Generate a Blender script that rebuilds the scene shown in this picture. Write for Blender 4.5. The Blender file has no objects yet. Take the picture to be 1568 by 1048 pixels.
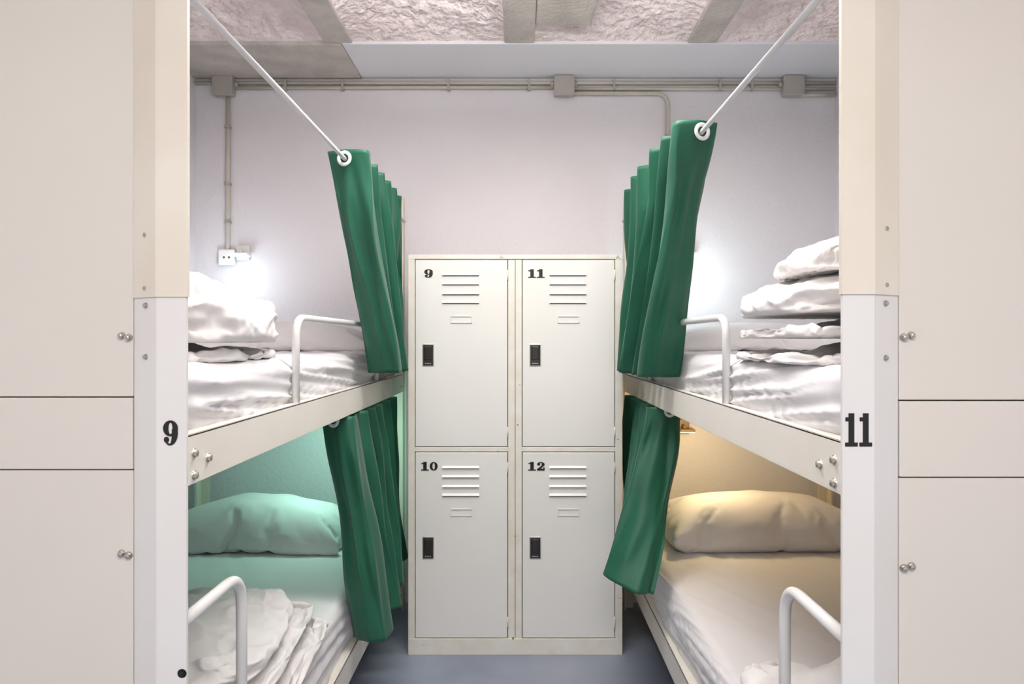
import bpy, bmesh, math, random
from mathutils import Vector, noise, Matrix
random.seed(4)
scene = bpy.context.scene
CAMZ = 1.24

# ------------------------------------------------------------ materials
def new_mat(name):
    m = bpy.data.materials.new(name); m.use_nodes = True
    nt = m.node_tree; b = nt.nodes['Principled BSDF']
    return m, nt, b

def srgb(c):
    return tuple(((x/255)/12.92 if x/255 <= .04045 else ((x/255+.055)/1.055)**2.4) for x in c) + (1,)

def mat_basic(name, col, rough=.5, col2=None, scale=4, bump=0, bscale=60, metallic=0, detail=4, bdist=.002, sheen=0, bdetail=5, chips=0):
    m, nt, b = new_mat(name)
    b.inputs['Roughness'].default_value = rough
    b.inputs['Metallic'].default_value = metallic
    if sheen: b.inputs['Sheen Weight'].default_value = sheen
    tc = nt.nodes.new('ShaderNodeTexCoord')
    n = nt.nodes.new('ShaderNodeTexNoise'); n.inputs['Scale'].default_value = scale; n.inputs['Detail'].default_value = detail
    nt.links.new(tc.outputs['Object'], n.inputs['Vector'])
    r = nt.nodes.new('ShaderNodeValToRGB')
    r.color_ramp.elements[0].position = .3; r.color_ramp.elements[1].position = .7
    c2 = col2 if col2 else tuple(max(0, x-7) for x in col)
    r.color_ramp.elements[0].color = srgb(c2); r.color_ramp.elements[1].color = srgb(col)
    nt.links.new(n.outputs['Fac'], r.inputs['Fac'])
    out = r.outputs['Color']
    if chips:
        n3 = nt.nodes.new('ShaderNodeTexNoise'); n3.inputs['Scale'].default_value = 38; n3.inputs['Detail'].default_value = 6
        nt.links.new(tc.outputs['Object'], n3.inputs['Vector'])
        r3 = nt.nodes.new('ShaderNodeValToRGB'); r3.color_ramp.elements[0].position = chips; r3.color_ramp.elements[1].position = chips+.03
        r3.color_ramp.elements[0].color=(0,0,0,1); r3.color_ramp.elements[1].color=(1,1,1,1)
        nt.links.new(n3.outputs['Fac'], r3.inputs['Fac'])
        mx = nt.nodes.new('ShaderNodeMix'); mx.data_type='RGBA'
        nt.links.new(r3.outputs['Color'], mx.inputs['Factor']); nt.links.new(out, mx.inputs['A']); mx.inputs['B'].default_value = srgb((120,98,70))
        out = mx.outputs['Result']
    nt.links.new(out, b.inputs['Base Color'])
    if bump:
        n2 = nt.nodes.new('ShaderNodeTexNoise'); n2.inputs['Scale'].default_value = bscale; n2.inputs['Detail'].default_value = bdetail
        nt.links.new(tc.outputs['Object'], n2.inputs['Vector'])
        bp = nt.nodes.new('ShaderNodeBump'); bp.inputs['Strength'].default_value = bump; bp.inputs['Distance'].default_value = bdist
        nt.links.new(n2.outputs['Fac'], bp.inputs['Height']); nt.links.new(bp.outputs['Normal'], b.inputs['Normal'])
    return m

M_wall = mat_basic('wall_plaster', (229,227,230), .8, (223,220,224), 1.2, .45, 55, bdist=.006)
M_floor = mat_basic('floor_paint', (146,153,168), .35, (128,137,155), 3, .05, 20)
M_panel = mat_basic('cream_panel_paint', (217,212,202), .45, (213,207,198), 1.5, .03, 90)
M_post = mat_basic('white_post_paint', (226,225,223), .4, (222,219,215), 3, .03, 60)
M_post2 = mat_basic('ivory_post_paint', (228,221,207), .4, (219,210,193), 5, .03, 60)
M_rail = mat_basic('ivory_rail_paint', (232,228,219), .35, (226,220,208), 4, .03, 60, chips=.74)
M_tube = mat_basic('tube_enamel', (231,230,228), .3)
M_rod = mat_basic('rod_enamel', (204,203,205), .3)
M_locker = mat_basic('locker_enamel', (229,229,224), .38, (226,225,219), 2, .02, 40)
M_lockedge = mat_basic('locker_frame_enamel', (229,227,218), .4, (220,214,199), 14, chips=.71)
M_gap = mat_basic('painted_gap_shade', (90,80,66), .7)  # dark colour stands for the shade in gaps, slots and holes
M_black = mat_basic('black_vinyl', (18,18,18), .5)
M_lock = mat_basic('lock_plastic', (40,36,32), .3)
M_steel = mat_basic('zinc_bolt', (190,186,178), .3, metallic=.9)
M_sheet = mat_basic('white_cotton', (229,227,228), .9, (225,222,224), 5, .12, 220, sheen=.1, bdist=.001)
M_duvet = mat_basic('white_duvet_cotton', (230,227,225), .9, (226,222,220), 5, .1, 180, sheen=.1, bdist=.001)
M_green = mat_basic('green_satin_fabric', (12,92,66), .55, (10,84,60), 6, .08, 300, sheen=.1, bdist=.0008)
M_grommet = mat_basic('grommet_plastic', (235,235,232), .3)
M_foam = mat_basic('pink_foam_spray', (244,233,231), .9, (226,210,208), 18, .7, 34, bdist=.04, bdetail=2)
M_conc = mat_basic('raw_concrete', (204,198,190), .9, (182,175,168), 9, .7, 60, bdist=.008)
M_white = mat_basic('ceiling_white_paint', (228,229,232), .8, (222,223,228), 1.5, .1, 30)
M_cond = mat_basic('grey_conduit', (200,194,182), .5)
M_jbox = mat_basic('grey_junction_plastic', (178,172,164), .5)
M_dark = mat_basic('bed_underside_paint', (190,184,172), .6)
M_brass = mat_basic('lamp_brown_plastic', (150,120,80), .4)

def mat_emit(name, col, s):
    m, nt, b = new_mat(name)
    b.inputs['Base Color'].default_value = srgb(col)
    b.inputs['Emission Color'].default_value = srgb(col); b.inputs['Emission Strength'].default_value = s
    return m
M_glow = mat_emit('lamp_diffuser', (215,235,255), 2.0)
M_glow_w = mat_emit('lamp_diffuser_warm', (255,215,150), 2.0)

# ------------------------------------------------------------ helpers
def link(ob): scene.collection.objects.link(ob); return ob

def parent_empty(name, loc):
    e = bpy.data.objects.new(name, None); e.location = loc; e.empty_display_size = .1
    return link(e)

def finish(bm, name, mat, parent=None, smooth=False):
    bmesh.ops.recalc_face_normals(bm, faces=bm.faces[:])
    me = bpy.data.meshes.new(name)
    bm.to_mesh(me); bm.free()
    mats = mat if isinstance(mat, (list, tuple)) else [mat]
    for m in mats: me.materials.append(m)
    if smooth:
        for p in me.polygons: p.use_smooth = True
    ob = link(bpy.data.objects.new(name, me))
    if parent:
        ob.parent = parent
        ob.location = -Vector(parent.location)
    return ob

def add_box(bm, x0,x1,y0,y1,z0,z1, bev=0, mi=0):
    x0,x1 = min(x0,x1),max(x0,x1); y0,y1=min(y0,y1),max(y0,y1); z0,z1=min(z0,z1),max(z0,z1)
    r = bmesh.ops.create_cube(bm, size=1)
    vs = r['verts']
    for v in vs:
        v.co = Vector(((x0+x1)/2+v.co.x*(x1-x0), (y0+y1)/2+v.co.y*(y1-y0), (z0+z1)/2+v.co.z*(z1-z0)))
    fs = set(f for v in vs for f in v.link_faces)
    for f in fs: f.material_index = mi
    if bev:
        es = list(set(e for v in vs for e in v.link_edges))
        rr = bmesh.ops.bevel(bm, geom=es, offset=bev, segments=2, affect='EDGES', profile=.5)
        for f in rr['faces']: f.material_index = mi

def box(name, x0,x1,y0,y1,z0,z1, mat, parent=None, bev=0):
    bm = bmesh.new(); add_box(bm, x0,x1,y0,y1,z0,z1,bev)
    return finish(bm, name, mat, parent)

def prism(bm, pts, z0, z1, mi=0):
    lo = [bm.verts.new((p[0],p[1],z0)) for p in pts]; hi = [bm.verts.new((p[0],p[1],z1)) for p in pts]
    n = len(pts)
    fs = [bm.faces.new(lo[::-1]), bm.faces.new(hi)]
    for i in range(n): fs.append(bm.faces.new((lo[i],lo[(i+1)%n],hi[(i+1)%n],hi[i])))
    for f in fs: f.material_index = mi

def round_path(pts, r, seg=8):
    pts = [Vector(p) for p in pts]; out = [pts[0]]
    for i in range(1, len(pts)-1):
        a,b,c = pts[i-1],pts[i],pts[i+1]
        d1 = (a-b).normalized(); d2 = (c-b).normalized()
        rr = min(r, (a-b).length*.49, (c-b).length*.49)
        p0 = b+d1*rr; p2 = b+d2*rr
        for k in range(seg+1):
            t = k/seg; out.append(p0*(1-t)**2 + b*2*t*(1-t) + p2*t*t)
    out.append(pts[-1]); return out

def add_tube(bm, pts, rad, n=14, mi=0):
    pts = [Vector(p) for p in pts]
    rings = []; up = None
    for i,p in enumerate(pts):
        t = (pts[min(i+1,len(pts)-1)]-pts[max(i-1,0)]).normalized()
        if up is None:
            up = Vector((0,0,1)) if abs(t.z) < .9 else Vector((0,1,0))
        s = t.cross(up).normalized(); up = s.cross(t).normalized()
        rings.append([bm.verts.new(p + (s*math.cos(2*math.pi*k/n)+up*math.sin(2*math.pi*k/n))*rad) for k in range(n)])
    for a,b in zip(rings, rings[1:]):
        for k in range(n):
            f = bm.faces.new((a[k],a[(k+1)%n],b[(k+1)%n],b[k])); f.smooth = True; f.material_index = mi
    f=bm.faces.new(rings[0][::-1]); f.material_index=mi
    f=bm.faces.new(rings[-1]); f.material_index=mi

def tube(name, pts, rad, mat, parent=None):
    bm = bmesh.new(); add_tube(bm, pts, rad); return finish(bm, name, mat, parent)

def add_bolt(bm, c, axis, r=.006, h=.005):
    c = Vector(c); a = Vector(axis).normalized(); q = a.to_track_quat('Z','Y').to_matrix().to_4x4()
    bmesh.ops.create_cone(bm, cap_ends=True, segments=20, radius1=r*1.35, radius2=r*1.25, depth=h*.3, matrix=Matrix.Translation(c+a*h*.15)@q)
    bmesh.ops.create_cone(bm, cap_ends=True, segments=6, radius1=r, radius2=r*.9, depth=h, matrix=Matrix.Translation(c+a*h*.7)@q)
    bmesh.ops.create_uvsphere(bm, u_segments=12, v_segments=6, radius=r*.7, matrix=Matrix.Translation(c+a*h*1.05)@q@Matrix.Diagonal((1,1,.5,1)))

def add_torus(bm, c, axis, R, r, n=28, m=10):
    c=Vector(c); q = Vector(axis).to_track_quat('Z','Y').to_matrix()
    rings=[]
    for i in range(n):
        a=2*math.pi*i/n; ring=[]
        for j in range(m):
            b=2*math.pi*j/m
            ring.append(bm.verts.new(c+q@Vector(((R+r*math.cos(b))*math.cos(a),(R+r*math.cos(b))*math.sin(a),r*.55*math.sin(b)))))
        rings.append(ring)
    for i in range(n):
        A=rings[i];B=rings[(i+1)%n]
        for j in range(m):
            f=bm.faces.new((A[j],A[(j+1)%m],B[(j+1)%m],B[j])); f.smooth=True

def flat_ring(bm,cx,cz,y,rx,rz,ix,iz,a0=0,a1=360,n=40,dx=0):
    O=[];I=[]
    for k in range(n+1):
        a=math.radians(a0+(a1-a0)*k/n)
        O.append(bm.verts.new((cx+rx*math.cos(a),y,cz+rz*math.sin(a))))
        I.append(bm.verts.new((cx+dx+ix*math.cos(a),y,cz+iz*math.sin(a))))
    for k in range(n): bm.faces.new((O[k],O[k+1],I[k+1],I[k]))

def digits(name, txt, cx, y, cz, h, parent, gw):
    """fat-face slab numerals as flat vinyl lettering facing -Y"""
    bm = bmesh.new(); n=len(txt); x = cx-gw*n/2
    for ch in txt:
        c=x+gw/2; W=gw*.46; yy=y-.0006
        if ch == '1':
            w=gw*.2
            add_box(bm, c-w,c+w, yy,y, cz-h/2,cz+h/2)
            add_box(bm, c-gw*.44,c+gw*.44, yy-.0001,y, cz-h/2,cz-h*.38)
            add_box(bm, c-gw*.42,c, yy-.0001,y, cz+h*.26,cz+h*.38)
        elif ch=='0':
            flat_ring(bm,c,cz,yy,W,h/2,W*.30,h*.38)
        elif ch=='9':
            flat_ring(bm,c,cz+h*.18,yy,W,h*.32,W*.26,h*.23)
            flat_ring(bm,c-W*.05,cz,yy-.0001,W*1.04,h/2,W*.22,h*.42,-95,20)
            flat_ring(bm,c-W*.1,cz,yy-.0002,W*.85,h/2,W*.7,h*.42,-140,-80)
            flat_ring(bm,c-W*.52,cz-h*.27,yy-.0003,W*.36,h*.12,0.0001,0.0001)
        elif ch=='2':
            flat_ring(bm,c,cz+h*.2,yy,W*.95,h*.30,W*.22,h*.22,-40,165)
            flat_ring(bm,c-W*.52,cz+h*.2,yy-.0001,W*.38,h*.12,.0001,.0001)
            P=[(c+W*.2,cz+h*.08),(c+W*.85,cz+h*.08),(c-W*.1,cz-h*.32),(c-W*.9,cz-h*.32)]
            bm.faces.new([bm.verts.new((p[0],yy-.0002,p[1])) for p in P])
            add_box(bm,c-W*.95,c+W*.95,yy-.0003,y,cz-h/2,cz-h*.30)
            add_box(bm,c+W*.65,c+W*.95,yy-.0003,y,cz-h*.35,cz-h*.14)
        x += gw
    return finish(bm, name, M_black, parent)

def warp(p, k):
    q=Vector(p)
    return q+Vector((noise.noise(q*.7+Vector((3,1,7))), noise.noise(q*.7+Vector((9,4,2))), noise.noise(q*.7+Vector((5,8,1)))))*k
def ridged(p, w=.5):
    return 1-abs(noise.noise(warp(p,w)))*2.2

def soft_box(name, c, s, rad, n, disp, mat, rot=0, parent=None):
    hx,hy,hz = s[0]/2,s[1]/2,s[2]/2
    bm = bmesh.new()
    verts={}
    nx,ny,nz = n
    def vert(i,j,k):
        K=(i,j,k)
        if K in verts: return verts[K]
        def m(t,h,nn):
            u=t/nn*2-1
            u = math.sin(u*math.pi/2)*.45+u*.55
            return u*h
        p = Vector((m(i,hx,nx),m(j,hy,ny),m(k,hz,nz)))
        rx,ry,rz = min(rad[0],hx),min(rad[1],hy),min(rad[2],hz)
        inner = Vector((max(-hx+rx,min(hx-rx,p.x)),max(-hy+ry,min(hy-ry,p.y)),max(-hz+rz,min(hz-rz,p.z))))
        d = p-inner; dn = Vector((d.x/rx,d.y/ry,d.z/rz))
        L = dn.length
        if L>1e-6:
            mx = max(abs(dn.x),abs(dn.y),abs(dn.z))
            dn = dn/L*mx
            p2 = inner+Vector((dn.x*rx,dn.y*ry,dn.z*rz)); nn = Vector((dn.x/rx,dn.y/ry,dn.z/rz)).normalized()
        else: p2=p; nn=Vector((0,0,1))
        p2 = p2 + disp(p2,nn)
        v = bm.verts.new(p2); verts[K]=v; return v
    for i in range(nx):
        for j in range(ny):
            for k in (0,nz):
                bm.faces.new((vert(i,j,k),vert(i+1,j,k),vert(i+1,j+1,k),vert(i,j+1,k)))
    for i in range(nx):
        for k in range(nz):
            for j in (0,ny):
                bm.faces.new((vert(i,j,k),vert(i+1,j,k),vert(i+1,j,k+1),vert(i,j,k+1)))
    for j in range(ny):
        for k in range(nz):
            for i in (0,nx):
                bm.faces.new((vert(i,j,k),vert(i,j+1,k),vert(i,j+1,k+1),vert(i,j,k+1)))
    ob = finish(bm, name, mat, parent, smooth=True)
    ob.location = Vector(c) - (Vector(parent.location) if parent else Vector((0,0,0)))
    ob.rotation_euler = (0,0,rot)
    return ob

# ------------------------------------------------------------ stuffed textiles: short cloth/pressure simulations
def sim_textiles(specs):
    pl_me = bpy.data.meshes.new('ground'); b=bmesh.new()
    bmesh.ops.create_grid(b,x_segments=1,y_segments=1,size=8); b.to_mesh(pl_me); b.free()
    pl = link(bpy.data.objects.new('ground',pl_me)); pl.modifiers.new('col','COLLISION')
    obs=[]
    for idx,(nm,(s,g,seed,press,shrink,bend,tens,grav,rz)) in enumerate(specs.items()):
        hz=s[2]/2; so=Vector((seed*3.3,seed*7.1,seed*1.9))
        f=lambda p,n: Vector((noise.noise(p*8+so),noise.noise(p*8+so+Vector((5,5,5))),noise.noise(p*8+so+Vector((9,1,5)))*1.5))*.010
        ob=soft_box(nm,(idx*1.2,0,hz+.03),s,(hz*rz,)*3,g,f,M_duvet)
        m=ob.modifiers.new('c','CLOTH'); c=m.settings
        c.quality=5; c.mass=.1; c.tension_stiffness=tens; c.compression_stiffness=tens; c.shear_stiffness=tens*.4; c.bending_stiffness=bend
        c.tension_damping=5; c.compression_damping=5; c.shear_damping=5; c.bending_damping=.5; c.air_damping=2
        c.use_pressure=True; c.uniform_pressure_force=press; c.shrink_min=shrink; c.shrink_max=shrink
        c.effector_weights.gravity=grav
        m.collision_settings.distance_min=.004; m.collision_settings.use_self_collision=False
        m.point_cache.frame_start=1; m.point_cache.frame_end=60
        obs.append(ob)
    for fr in range(1,33): scene.frame_set(fr)
    dg=bpy.context.evaluated_depsgraph_get(); out={}
    for ob in obs:
        me=bpy.data.meshes.new_from_object(ob.evaluated_get(dg))
        lo=[min(v.co[i] for v in me.vertices) for i in range(3)]; hi=[max(v.co[i] for v in me.vertices) for i in range(3)]
        for v in me.vertices:
            v.co=Vector([(v.co[i]-lo[i])/(hi[i]-lo[i])-(.5 if i<2 else 0) for i in range(3)])
        out[ob.name]=me
    for ob in obs: bpy.data.objects.remove(ob)
    bpy.data.objects.remove(pl); bpy.data.meshes.remove(pl_me)
    scene.frame_set(1)
    return out
SIM=sim_textiles({
 'A':((.66,.46,.20),(76,56,26),1,2.6,-.30,.06,15,.25,.75),
 'B':((.68,.46,.085),(76,54,10),2,2.0,-.28,.10,15,.35,.95),
 'C':((.62,.34,.14),(70,42,18),3,2.2,-.30,.06,15,.3,.8),
 'P':((.76,.46,.035),(70,44,4),4,6.0,-.03,.08,15,.35,.95),
 'Q':((.76,.46,.035),(70,44,4),5,11.0,-.05,.12,22,.4,.95),
})
def textile(name,key,c,s,rot=0,flip=False,parent=None,mat=None,far=0,wr=0):
    src=SIM[key]; me=src.copy(); me.name=name
    for v in me.vertices:
        x,y,z=v.co
        if flip: x=-x
        z-= far*z*(y+.5)**2.0
        v.co=(x*s[0],y*s[1],z*s[2])
    if flip: me.flip_normals()
    if wr:
        # creases gathered in the cover, fanning out over the fold
        me.update(); so=Vector((c[0]*7,c[2]*9,wr*100)); new=[]
        for v in me.vertices:
            p=v.co; n=v.normal
            q=Vector((p.x*7+p.z*4,p.y*9+p.z*7,p.z*16-p.y*5))+so
            q2=Vector((p.x*15,p.y*13-p.z*10,p.z*34+p.x*6))+so
            d=wr*(max(-.2,ridged(q,1.1))**3*1.0+.45*max(0,ridged(q2,1.0))**3-.4)
            k=min(1,max(0,p.z/s[2]*6))
            new.append(p+n*d*k)
        for v,p in zip(me.vertices,new): v.co=p
    me.materials.clear(); me.materials.append(mat or M_duvet)
    for p in me.polygons: p.use_smooth=True
    ob=link(bpy.data.objects.new(name,me))
    ob.location=Vector(c)-(Vector(parent.location) if parent else Vector((0,0,0))); ob.rotation_euler=(0,0,rot)
    if parent: ob.parent=parent
    md=ob.modifiers.new('smooth','SUBSURF'); md.levels=1; md.render_levels=1
    return ob

# ------------------------------------------------------------ room shell
WL, WR, WB, WF = -1.53, 1.50, 3.25, -2.6
CZ = 2.485
box('floor', WL-.1, WR+.1, WF, WB+.1, -.1, 0, M_floor)
box('wall_back', WL-.1, WR+.1, WB, WB+.1, 0, 2.85, M_wall)
box('wall_left', WL-.1, WL, WF, WB, 0, 2.85, M_wall)
box('wall_right', WR, WR+.1, WF, WB, 0, 2.85, M_wall)

ceil = parent_empty('ceiling', (0,0,CZ))
beams = [(-1.565,-1.445),(-.811,-.694),(-.060,.066),(.705,.828),(1.46,1.58)]
bm = bmesh.new()
for a,b in beams: add_box(bm, max(a,WL), min(b,WR), WF, 2.87, CZ, CZ+.2, .006)
finish(bm, 'concrete_beams', M_conc, ceil)
bm = bmesh.new()
for (a0,a1),(b0,b1) in zip(beams, beams[1:]):
    x0,x1 = a1-.005,b0+.005; nx,ny = 60,220
    g=[]
    for i in range(nx+1):
        u=i/nx; row=[]
        for j in range(ny+1):
            y = 2.872-(2.872-WF)*(j/ny)**2.2
            e = min(1,(2.872-y)/.5); e = math.sin(e*math.pi/2)**.8
            pz = (math.sin(u*math.pi))**.6
            z = CZ+.008+.11*pz*e
            x = x0+(x1-x0)*u
            k=min(1,pz*e*4)
            z += k*(.014*noise.noise(Vector((x*9,y*9,1)))+.010*noise.noise(Vector((x*26,y*26,4)))+.008*noise.noise(Vector((x*50,y*50,4))))
            row.append(bm.verts.new((x,y,z)))
        g.append(row)
    for i in range(nx):
        for j in range(ny): bm.faces.new((g[i][j],g[i+1][j],g[i+1][j+1],g[i][j+1])).smooth=True
finish(bm, 'foam_vaults', M_foam, ceil, smooth=True)
box('vault_backing', WL, WR, WF, WB, CZ+.2, CZ+.26, M_conc, ceil)
box('white_soffit_strip', -.74, WR, 2.87, WB, CZ-.003, CZ+.2, M_white, ceil, .003)
box('concrete_patch_corner', WL, -.742, 2.87, WB, CZ-.006, CZ+.2, M_conc, ceil, .004)
box('concrete_patch_centre', .066, .29, 1.2, 2.73, CZ+.004, CZ+.15, M_conc, ceil, .01)

# ------------------------------------------------------------ lockers
def make_locker():
    P = parent_empty('metal_locker', (-.013,2.95,0))
    X0,X1,Yf,Yb,H = -.436,.410,2.706,3.20,1.58
    xm=-.0135
    box('carcass', X0+.002,X1-.002, Yf+.016,Yb, .02,H-.004, M_locker, P, .002)
    box('gap_shade_sheet', X0+.01,X1-.01, Yf+.0135,Yf+.017, .03,H-.01, M_gap, P)  # dark sheet paints in the shade between doors and frame
    bm=bmesh.new()
    B=lambda *a: add_box(bm,*a,.0015)
    B(X0,-.4095,Yf,Yf+.03,0,H-.0); B(.3815,X1,Yf,Yf+.03,0,H)
    B(-.0415,xm-.0008,Yf+.001,Yf+.03,.06,H-.02); B(xm+.0008,.013,Yf+.001,Yf+.03,.06,H-.02)
    B(X0,X1,Yf-.001,Yb,H-.018,H)
    B(X0,X1,Yf-.001,Yf+.03,0,.064)
    B(-.4095,-.0415,Yf+.001,Yf+.03,.802,.820); B(.013,.3815,Yf+.001,Yf+.03,.802,.820)
    B(X0,X0+.003,Yf+.01,Yb,0,H); B(X1-.003,X1,Yf+.01,Yb,0,H)
    finish(bm,'frame',M_lockedge,P)
    k=0
    for col,(dx0,dx1) in enumerate([(-.407,-.044),(.0155,.379)]):
        for row,(z0,z1) in enumerate([(.8225,1.5596),(.067,.799)]):
            k+=1
            bm=bmesh.new()
            add_box(bm,dx0,dx1,Yf+.0005,Yf+.018,z0,z1,.0025)
            for dz in (.058,.094,.133,.167):
                lx0,lx1=dx0+.106,dx0+.252; zc=z1-dz
                pts=[(Yf+.001,zc+.006),(Yf-.006,zc-.003),(Yf+.001,zc-.004)]
                A=[bm.verts.new((lx0,p[0],p[1])) for p in pts]; Bv=[bm.verts.new((lx1,p[0],p[1])) for p in pts]
                bm.faces.new(A);bm.faces.new(Bv[::-1])
                for i in range(3): bm.faces.new((A[i],Bv[i],Bv[(i+1)%3],A[(i+1)%3]))
            cx0,cx1=dx0+.139,dx0+.223; zt=z1-.222; zb=zt-.028; t=.003
            for a in ((cx0,cx1,zb,zb+t),(cx0,cx1,zt-t,zt),(cx0,cx0+t,zb,zt),(cx1-t,cx1,zb,zt)):
                add_box(bm,a[0],a[1],Yf-.003,Yf+.002,a[2],a[3],.0008)
            finish(bm,'locker_door_%d'%k,M_locker,P)
            bm=bmesh.new()
            for lx0,lx1,lz in [(dx0+.106,dx0+.252,z1-d-.0052) for d in (.058,.094,.133,.167)]:
                add_box(bm,lx0+.002,lx1-.002,Yf-.0015,Yf+.002,lz-.0010,lz+.001)
            finish(bm,'vent_slots_%d'%k,M_gap,P)  # dark strips colour in the shade of the louvre slots
            bm=bmesh.new()
            hx0,hx1=dx0+.028,dx0+.073; hz1=z1-.332; hz0=hz1-.088
            add_box(bm,hx0,hx1,Yf-.002,Yf+.004,hz0,hz1,.0015,1)
            add_box(bm,hx0+.003,hx1-.003,Yf-.004,Yf+.002,hz0+.003,hz1-.003,.002,0)
            add_box(bm,hx0+.009,hx1-.009,Yf-.006,Yf,hz1-.062,hz1-.01,.002,0)
            for q in range(4): add_box(bm,hx0+.010+q*.0065,hx0+.0145+q*.0065,Yf-.0055,Yf-.003,hz0+.009,hz0+.013,0,1)
            finish(bm,'combination_lock_%d'%k,[M_lock,M_steel],P)
            t={(0,0):'9',(0,1):'10',(1,0):'11',(1,1):'12'}[(col,row)]
            cx = dx0+(.052 if len(t)==1 else .055)
            digits('number_%s'%t,t,cx,Yf-.0005,z1-.054,.034,P,.037 if len(t)==1 else .0345)
    bm=bmesh.new()
    for x in (-.0425,.3800):
        for z in (1.5,.88,.74,.13):
            add_tube(bm,[(x,Yf-.001,z-.02),(x,Yf-.001,z+.02)],.0025,8)
    finish(bm,'hinges',M_lockedge,P)
    bm=bmesh.new()
    for x in (-.067,.392):
        add_tube(bm,[(x-.007,Yf-.0012,1.564),(x,Yf-.0012,1.577),(x+.006,Yf-.0012,1.564)],.0008,6)
        add_tube(bm,[(x-.006,Yf-.0012,1.568),(x+.003,Yf-.0012,1.569)],.0006,6)
    finish(bm,'pen_marks',M_black,P)
make_locker()

# ------------------------------------------------------------ bunk beds
def make_bunk(s,a,Yn,Yf,num,nh,nx_,gl0,gl_end,low_guard):
    P = parent_empty('bunk_bed',(s*(a+.475),(Yn+Yf)/2,0))
    w=.95; ZT=1.90
    S=lambda d:s*d
    def post(bm,off,z0,z1,mi=0,mirror=False):
        d0=a-off; pts=[(d0,Yn-off),(a+.048,Yn-off),(a+.10,Yn+.030-off),(a+.10,Yn+.07),(a+.095,Yn+.07),(a+.095,Yn+.034),(a+.046,Yn+.006),(d0,Yn+.006)]
        if mirror: pts=[(2*a+w-p[0],p[1]) for p in pts]
        prism(bm,[(S(p[0]),p[1]) for p in pts],z0,z1,mi)
    bm=bmesh.new()
    for mir in (False,True):
        post(bm,0,0,1.31,0,mir); post(bm,.0025,1.31,ZT,1,mir)
    finish(bm,'foot_posts',[M_post,M_post2],P)
    bm=bmesh.new()
    for d0,d1,zt in ((a,a+.045,ZT),(a+w-.045,a+w,1.10)):
        add_box(bm,S(d0),S(d1),Yf-.005,Yf,0,zt,.001)
        e=(d0,d0+.005) if d0==a else (d1-.005,d1)
        add_box(bm,S(e[0]),S(e[1]),Yf-.045,Yf,0,zt,.001)
    finish(bm,'head_posts',[M_post2],P)
    yp=Yn+.030; p0,p1=a+.1015,a+w-.1015
    bm=bmesh.new()
    add_box(bm,S(p0),S(p1),yp,yp+.02,1.1485,ZT-.03,.0015)
    add_box(bm,S(p0),S(p1),yp,yp+.02,.15,1.0275,.0015)
    finish(bm,'foot_panels',M_panel,P)
    bm=bmesh.new(); add_box(bm,S(p0),S(p1),yp-.002,yp+.03,1.0295,1.1465,.0015); finish(bm,'foot_cross_rail',M_panel,P)
    box('foot_panel_seam_shade',S(p0-.004),S(p1+.004),yp+.02,yp+.026,.14,ZT-.04,M_gap,P)  # dark sheet so the panel seams read as shaded
    bm=bmesh.new()
    for z0,z1 in ((1.01,1.09),(.16,.25)): add_box(bm,S(a+.005),S(a+w-.005),Yf-.03,Yf-.006,z0,z1,.002)
    finish(bm,'head_cross_rails',M_rail,P)
    k=0
    for z0,z1 in ((1.006,1.088),(.165,.25)):
        k+=1; bm=bmesh.new()
        for d0,sg in ((a+.001,1),(a+w-.001,-1)):
            add_box(bm,S(d0),S(d0+sg*.004),Yn+.007,Yf-.006,z0,z1,.001)
            add_box(bm,S(d0),S(d0+sg*.03),Yn+.007,Yf-.006,z1-.004,z1,.001)
            if k==2: add_box(bm,S(d0),S(d0+sg*.03),Yn+.007,Yf-.006,z0,z0+.004,.001)
        finish(bm,'side_rails_%d'%k,M_rail,P)
        bm=bmesh.new(); y=Yn+.12
        while y<Yf-.08:
            add_box(bm,S(a+.006),S(a+w-.006),y,y+.05,z0+.03,z0+.042,.001); y+=.15
        finish(bm,'slats_%d'%k,M_dark,P)
    bm=bmesh.new()
    for (y,z) in ((Yn+.028,1.056),(Yn+.078,1.040),(Yn+.028,1.020),(Yf-.10,1.06),(Yf-.10,1.03)):
        add_bolt(bm,(S(a+.001),y,z),(-s,0,0),.0062,.005)
    for z in (1.411,1.325,1.297,1.214):
        add_bolt(bm,(S(a+.072),Yn+.013,z),(-s*.5*-1,-1,0),.0035,.003)
    for z in (1.244,.887):
        add_bolt(bm,(S(a+.109),yp,z+.001),(0,-1,0),.005,.005); add_bolt(bm,(S(a+.1205),yp,z+.004),(0,-1,0),.005,.005)
    finish(bm,'bolts',M_steel,P)
    g=a+.014
    tube('upper_guard_rail',round_path([(S(g),gl0,1.08),(S(g),gl0,1.297),(S(g),gl_end,1.297),(S(g),gl_end,1.08)],.055),.0095,M_tube,P)
    y0=Yn+.01
    tube('lower_guard_rail',round_path([(S(g),y0,.785),(S(g),low_guard,.785),(S(g),low_guard,.20)],.07),.0105,M_tube,P)
    tube('upper_curtain_rod',[(S(a),Yn,1.795),(S(a),Yf-.004,1.795)],.0065,M_rod,P)
    tube('lower_curtain_rod',[(S(a+.05),Yn+.07,.992),(S(a+.05),Yf-.004,.992)],.0045,M_rod,P)
    digits('bed_number',num,nx_,Yn-.0002,1.093 if s<0 else 1.106,nh,P,.026 if s<0 else .0215)
    if s<0:
        bm=bmesh.new(); add_bolt(bm,(-.537,Yn,.709),(0,-1,0),.0055,.002); finish(bm,'rubber_plug',M_black,P)
    return P
make_bunk(-1,.53,1.094,3.19,'9',.040,-.555,1.675,2.62,1.347)
make_bunk(1,.487,1.031,3.19,'11',.050,.511,1.654,2.60,1.29)

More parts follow.
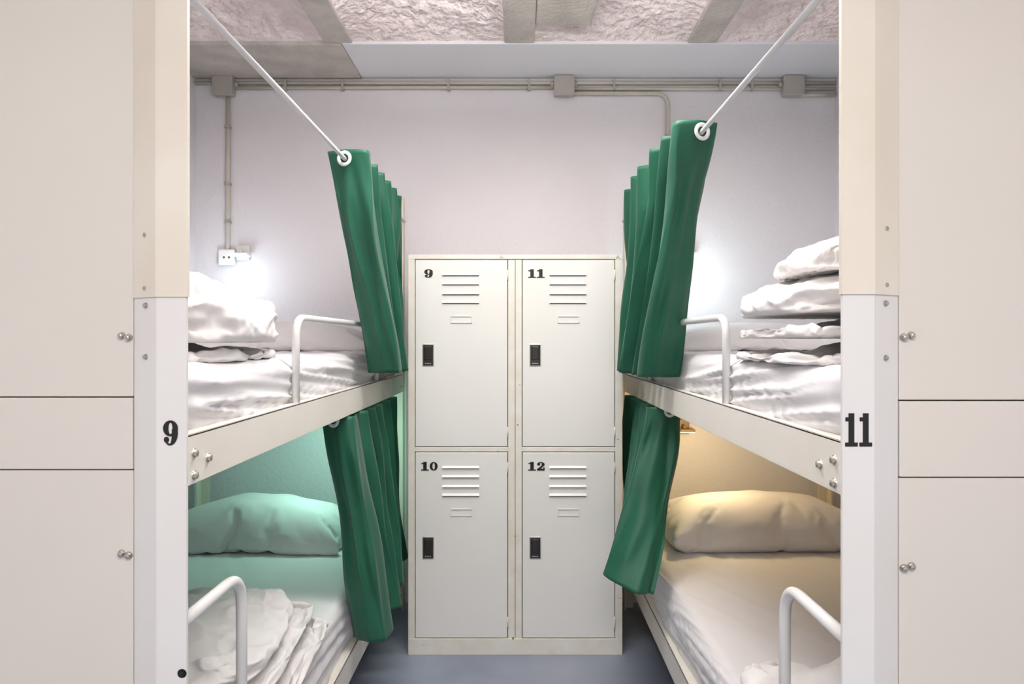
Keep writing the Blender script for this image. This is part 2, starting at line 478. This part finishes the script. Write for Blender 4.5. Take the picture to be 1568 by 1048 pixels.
# ------------------------------------------------------------ mattresses
def mattress(s,a,Yn,Yf,z0,z1,seed):
    x0,x1=a+.032,a+.94; y0,y1=Yn+.062,Yf-.055
    so=Vector((seed*3.1,seed*1.7,0))
    hz=(z1-z0)/2
    def disp(p,n):
        side=max(0,1-abs(n.z))
        # long taut folds of the sheet running along the mattress side
        q=Vector((p.x*2,p.y*.9,p.z*30+p.y*2.6))+so
        q3=Vector((p.x*2,p.y*1.8,p.z*52+p.y*6.0))+so
        r=max(0,ridged(q,.35))**3; r3=max(0,ridged(q3,.35))**3
        d=side*(.013*r+.006*r3)+.0025*noise.noise(Vector((p.x*4,p.y*3,seed)))
        t=Vector((p.x*9+p.y*4,p.y*2+p.x*3,seed)); d+= (1-side)*.004*max(0,ridged(t,.7))**4
        if p.z < -hz*.6: d*=.3
        return n*d
    return soft_box('mattress',(s*(x0+x1)/2,(y0+y1)/2,(z0+z1)/2),(x1-x0,y1-y0,z1-z0),(.035,.035,min(.035,hz)),(70,220,30),disp,M_sheet)
mattress(-1,.53,1.094,3.19,1.049,1.197,1)
mattress(1,.487,1.031,3.19,1.049,1.197,2)
mattress(-1,.53,1.094,3.19,.208,.405,3)
mattress(1,.487,1.031,3.19,.208,.405,4)

# ------------------------------------------------------------ pillows
textile('pillow','P',(-.975,2.88,1.196),(.76,.40,.125),.02,mat=M_sheet)
textile('pillow','P',(.99,2.88,1.196),(.76,.40,.12),-.02,True,mat=M_sheet)
textile('pillow','P',(-1.075,2.86,.404),(.76,.42,.190),.0,mat=M_sheet)
textile('pillow','Q',(.985,2.86,.402),(.82,.44,.205),.02,mat=M_sheet)

# ------------------------------------------------------------ folded duvets
P1=parent_empty('folded_duvet',(-.92,1.45,1.2))
textile('lower_fold','B',(-.935,1.45,1.196),(.73,.50,.085),.02,True,P1,wr=.006)
textile('upper_fold','A',(-.925,1.455,1.235),(.76,.54,.185),.04,False,P1,far=.22,wr=.014)
P2=parent_empty('folded_duvet',(.86,1.43,1.2))
textile('bottom_fold','B',(.870,1.41,1.194),(.74,.50,.068),.02,False,P2,wr=.006)
textile('lower_fold','B',(.880,1.42,1.244),(.75,.51,.070),-.03,True,P2,wr=.007)
textile('upper_fold','A',(.868,1.42,1.290),(.76,.52,.105),-.02,True,P2,wr=.011)
textile('rolled_top','C',(.905,1.45,1.375),(.70,.42,.115),-.08,False,P2,wr=.011)
P3=parent_empty('folded_duvet',(-.90,1.68,.4))
textile('lower_fold','B',(-.905,1.68,.402),(.76,.72,.085),.03,False,P3,wr=.008)
textile('middle_fold','B',(-.925,1.67,.455),(.74,.70,.07),.07,True,P3,wr=.008)
textile('upper_fold','A',(-.945,1.66,.490),(.72,.64,.085),.12,True,P3,far=.15,wr=.012)
P4=parent_empty('folded_duvet',(.92,1.36,.4))
textile('folded_cover','C',(.885,1.39,.402),(.82,.54,.185),-.03,True,P4,wr=.01)

# ------------------------------------------------------------ curtains
def catmull(P,seg=14):
    out=[]; n=len(P)
    for i in range(n-1):
        p0=P[max(0,i-1)];p1=P[i];p2=P[i+1];p3=P[min(n-1,i+2)]
        for k in range(seg):
            t=k/seg
            out.append(tuple(.5*((2*b)+(-a+c)*t+(2*a-5*b+4*c-d)*t*t+(-a+3*b-3*c+d)*t**3) for a,b,c,d in zip(p0,p1,p2,p3)))
    out.append(tuple(P[-1])); return out
def curtain(top,bot,zt,rodx,rodz,seed,pw=1.15,pin=.16):
    par=parent_empty('bunk_curtain',(rodx,top[0][1],zt))
    T=catmull(top);B=catmull(bot); NV=60
    bm=bmesh.new(); g=[]
    cx=sum(p[0] for p in T)/len(T); cb=sum(p[0] for p in B)/len(B)
    for i,(t,b) in enumerate(zip(T,B)):
        row=[]
        for j in range(NV+1):
            v=j/NV; w=v**pw
            z=zt+(b[2]-zt)*v
            env=min(1,v*5)
            wob=env*(.018*noise.noise(Vector((i*.035,v*1.6,seed)))+.012*noise.noise(Vector((i*.11,v*2.6,seed+3))))
            wy=env*(.030*noise.noise(Vector((i*.03,v*1.5,seed+9)))+.018*noise.noise(Vector((i*.13,v*3.2-i*.05,seed+5))))
            x=t[0]+(b[0]-t[0])*w; y=t[1]+(b[1]-t[1])*w
            c=cx+(cb-cx)*w
            pinch=1-pin*math.sin(v*math.pi)*(.6+.8*noise.noise(Vector((i*.02,seed,1))))
            x=c+(x-c)*pinch
            z+= .006*noise.noise(Vector((i*.08,seed,2)))*v
            row.append(bm.verts.new((x+wob,y+wy,z)))
        g.append(row)
    for i in range(len(g)-1):
        for j in range(NV): bm.faces.new((g[i][j],g[i+1][j],g[i+1][j+1],g[i][j+1]))
    ob=finish(bm,'pleated_fabric',M_green,par,smooth=True)
    md=ob.modifiers.new('thickness','SOLIDIFY'); md.thickness=.0016
    bm=bmesh.new()
    for i in range(len(T)-1):
        (x0,y0),(x1,y1)=T[i],T[i+1]
        if (x0-rodx)*(x1-rodx)<=0 and x0!=x1:
            t=(rodx-x0)/(x1-x0); y=y0+(y1-y0)*t
            d=Vector((x1-x0,y1-y0,0)).normalized(); nrm=Vector((-d.y,d.x,0))
            add_torus(bm,(rodx,y,rodz),nrm,.0185,.0055)
    finish(bm,'grommets',M_grommet,par)
    return par
curtain([(-.588,2.11),(-.528,2.085),(-.462,2.09),(-.48,2.17),(-.575,2.22),(-.465,2.27),(-.57,2.33),(-.465,2.38),(-.57,2.44),(-.465,2.50),(-.57,2.56),(-.465,2.62),(-.56,2.70),(-.47,2.76),(-.56,2.86)],
 [(x,y,1.133) for x,y in [(-.50,2.30),(-.455,2.265),(-.405,2.27),(-.42,2.35),(-.49,2.39),(-.41,2.44),(-.49,2.48),(-.415,2.52),(-.49,2.56),(-.42,2.60),(-.50,2.65),(-.46,2.70),(-.51,2.76),(-.475,2.82),(-.51,2.88)]],
 1.822,-.53,1.795,1,1.0,.10)
curtain([(.534,1.84),(.475,1.815),(.419,1.825),(.43,1.88),(.54,1.92),(.41,1.97),(.54,2.03),(.40,2.10),(.53,2.2),(.40,2.31),(.53,2.38),(.40,2.45),(.52,2.58),(.41,2.66),(.50,2.76)],
 [(x,y,1.125) for x,y in [(.505,2.20),(.45,2.16),(.395,2.18),(.40,2.25),(.49,2.30),(.385,2.34),(.485,2.39),(.375,2.43),(.475,2.48),(.37,2.52),(.47,2.57),(.385,2.61),(.475,2.66),(.43,2.72),(.47,2.78)]],
 1.825,.487,1.795,2,1.1,.10)
curtain([(-.625,2.17),(-.57,2.14),(-.52,2.15),(-.53,2.22),(-.62,2.26),(-.51,2.32),(-.62,2.38),(-.51,2.44),(-.61,2.50),(-.51,2.57),(-.61,2.65),(-.51,2.72),(-.60,2.80),(-.51,2.88),(-.60,2.97)],
 [(-.535,2.20,.29),(-.47,2.15,.295),(-.405,2.16,.30),(-.41,2.25,.31),(-.50,2.30,.31),(-.415,2.37,.32),(-.49,2.43,.32),(-.425,2.5,.32),(-.49,2.55,.32),(-.43,2.6,.32),(-.49,2.66,.32),(-.46,2.72,.32),(-.51,2.8,.32),(-.47,2.88,.32),(-.51,2.95,.32)],
 1.004,-.58,.992,3,1.0,.08)
curtain([(.58,2.46),(.53,2.43),(.465,2.45),(.475,2.51),(.57,2.56),(.465,2.61),(.56,2.66),(.465,2.71),(.55,2.77),(.46,2.83),(.55,2.9),(.46,2.97),(.54,3.04)],
 [(.445,2.25,.41),(.37,2.22,.425),(.29,2.27,.45),(.31,2.34,.45),(.41,2.36,.43),(.33,2.41,.43),(.42,2.46,.43),(.36,2.52,.43),(.44,2.58,.43),(.40,2.63,.43),(.45,2.69,.43),(.43,2.76,.43),(.47,2.82,.43)],
 1.004,.537,.992,4,1.4,-.08)

# ------------------------------------------------------------ conduit and junction boxes on back wall
cd=parent_empty('electrical_conduit',(0,WB,2.46))
yc=WB-.012
bm=bmesh.new()
add_tube(bm,[(WL+.005,yc,2.458),(WR-.005,yc,2.458)],.0095)
add_tube(bm,[(-1.38,yc,2.434),(-.5,yc,2.436),(.21,yc,2.436)],.008)
add_tube(bm,round_path([(.21,yc,2.408),(.706,yc,2.408),(.706,yc,1.68)],.06),.0095)
add_tube(bm,[(.21,yc,2.430),(WR-.005,yc,2.430)],.008)
add_tube(bm,[(1.29,yc,2.402),(WR-.005,yc,2.402)],.0095)
add_tube(bm,[(-1.372,yc,2.44),(-1.372,yc,1.66)],.0105)
finish(bm,'pipes',M_cond,cd)
bm=bmesh.new()
for x in (-1.1,-.83,-.33,.05,.45,.95,1.1): add_box(bm,x-.006,x+.006,WB-.026,WB-.001,2.42,2.472,.002)
for z in (2.25,1.98,1.8): add_box(bm,-1.386,-1.358,WB-.027,WB-.001,z-.006,z+.006,.002)
add_box(bm,.692,.72,WB-.027,WB-.001,2.2,2.212,.002)
finish(bm,'clips',M_jbox,cd)
for x in (-1.384,.2136,1.288):
    p=parent_empty('junction_box',(x,WB,2.438))
    box('body',x-.045,x+.045,WB-.045,WB-.001,2.392,2.480,M_jbox,p,.005)
    box('lid',x-.048,x+.048,WB-.053,WB-.044,2.388,2.4805,M_jbox,p,.004)
    bm=bmesh.new()
    for sx in(-1,1):
        for sz in (-1,1): add_bolt(bm,(x+sx*.038,WB-.053,2.436+sz*.037),(0,-1,0),.003,.002)
        add_tube(bm,[(x+sx*.044,yc-.004,2.45),(x+sx*.062,yc-.004,2.45)],.014)
    finish(bm,'screws_and_glands',M_jbox,p)

# ------------------------------------------------------------ reading lamps
def lamp(x,z,col,power,glow,body,dy=.10,dz=.05,soft=.04):
    p=parent_empty('reading_lamp',(x,WB,z))
    bm=bmesh.new()
    add_box(bm,x-.03,x+.03,WB-.022,WB-.001,z-.03,z+.04,.004)
    add_tube(bm,round_path([(x,WB-.02,z+.01),(x,WB-.05,z+.01),(x,WB-.05,z-.0)],.015),.008)
    add_box(bm,x-.025,x+.045,WB-.075,WB-.03,z-.014,z+.0,.004)
    finish(bm,'bracket',body,p)
    box('diffuser',x-.022,x+.042,WB-.072,WB-.033,z-.018,z-.013,glow,p,.001)
    ld=bpy.data.lights.new('bulb','POINT'); ld.energy=power; ld.color=col; ld.shadow_soft_size=soft
    lo=link(bpy.data.objects.new('bulb',ld)); lo.parent=p; lo.location=(.01,-dy,-dz)
    return p
lamp(-1.30,1.65,(.80,.92,1),1.1,M_glow,M_grommet,.17,.12)
lamp(.80,1.65,(.80,.98,1),2.0,M_glow,M_grommet,.20,.13)
lamp(-.80,.86,(.52,1,.81),3.8,M_glow,M_brass,.40,.02)
lamp(.775,.83,(1,.74,.40),4.2,M_glow_w,M_brass,.40,.0)
p=parent_empty('wall_socket',(-1.372,WB,1.63))
box('plate',-1.412,-1.335,WB-.03,WB-.001,1.595,1.67,M_grommet,p,.006)
bm=bmesh.new()
for sx in(-.012,.012): add_bolt(bm,(-1.372+sx,WB-.03,1.632),(0,-1,0),.004,.001)
finish(bm,'pin_holes',M_gap,p)

# ------------------------------------------------------------ unseen fill lights with added fixtures
def unseen_fill_lamp(x,y,z,power,up=0,sx=1.2,sy=.3):  # area lights for fill; the fixture around them is added
    p=parent_empty('unseen_fill_lamp',(x,y,z))
    box('housing',x-sx/2,x+sx/2,y-sy/2,y+sy/2,z-.02,z+.02,M_grommet,p,.006)
    bm=bmesh.new()
    for q in (-.4,.4): add_tube(bm,[(x+q*sx,y,z+.02),(x+q*sx,y,CZ+.12)],.003)
    finish(bm,'suspension_rods',M_steel,p)
    for pw,dz,rx in ((power,-.03,0),(up,.03,math.pi)):
        if not pw: continue
        ld=bpy.data.lights.new('fill_light','AREA'); ld.shape='RECTANGLE'; ld.size=sx*.95; ld.size_y=sy*.9; ld.energy=pw; ld.color=(1,.99,.98)
        lo=link(bpy.data.objects.new('fill_light',ld)); lo.parent=p; lo.location=(0,0,dz); lo.rotation_euler=(rx,0,0)
unseen_fill_lamp(0,1.74,2.28,17,33,.9,.25)  # pendant added above the frame to brighten aisle, lockers and ceiling
unseen_fill_lamp(0,-.5,2.28,32,20,1.4,.3)  # stands for room lighting behind the camera; unseen, lifts the near bed ends

w=bpy.data.worlds.new('World'); scene.world=w; w.use_nodes=True
w.node_tree.nodes['Background'].inputs[0].default_value=(1,.995,.99,1); w.node_tree.nodes['Background'].inputs[1].default_value=1.0

# ------------------------------------------------------------ camera
cam=bpy.data.cameras.new('camera'); co=link(bpy.data.objects.new('camera',cam))
co.location=(0,0,CAMZ); co.rotation_euler=(math.pi/2,0,0)
cam.sensor_width=36; cam.lens=36*1050/1568; cam.shift_x=-.0064; cam.shift_y=-.0012; cam.clip_start=.02
scene.camera=co
scene.view_settings.view_transform='Standard'
scene.view_settings.look='None'
scene.view_settings.exposure=0.05
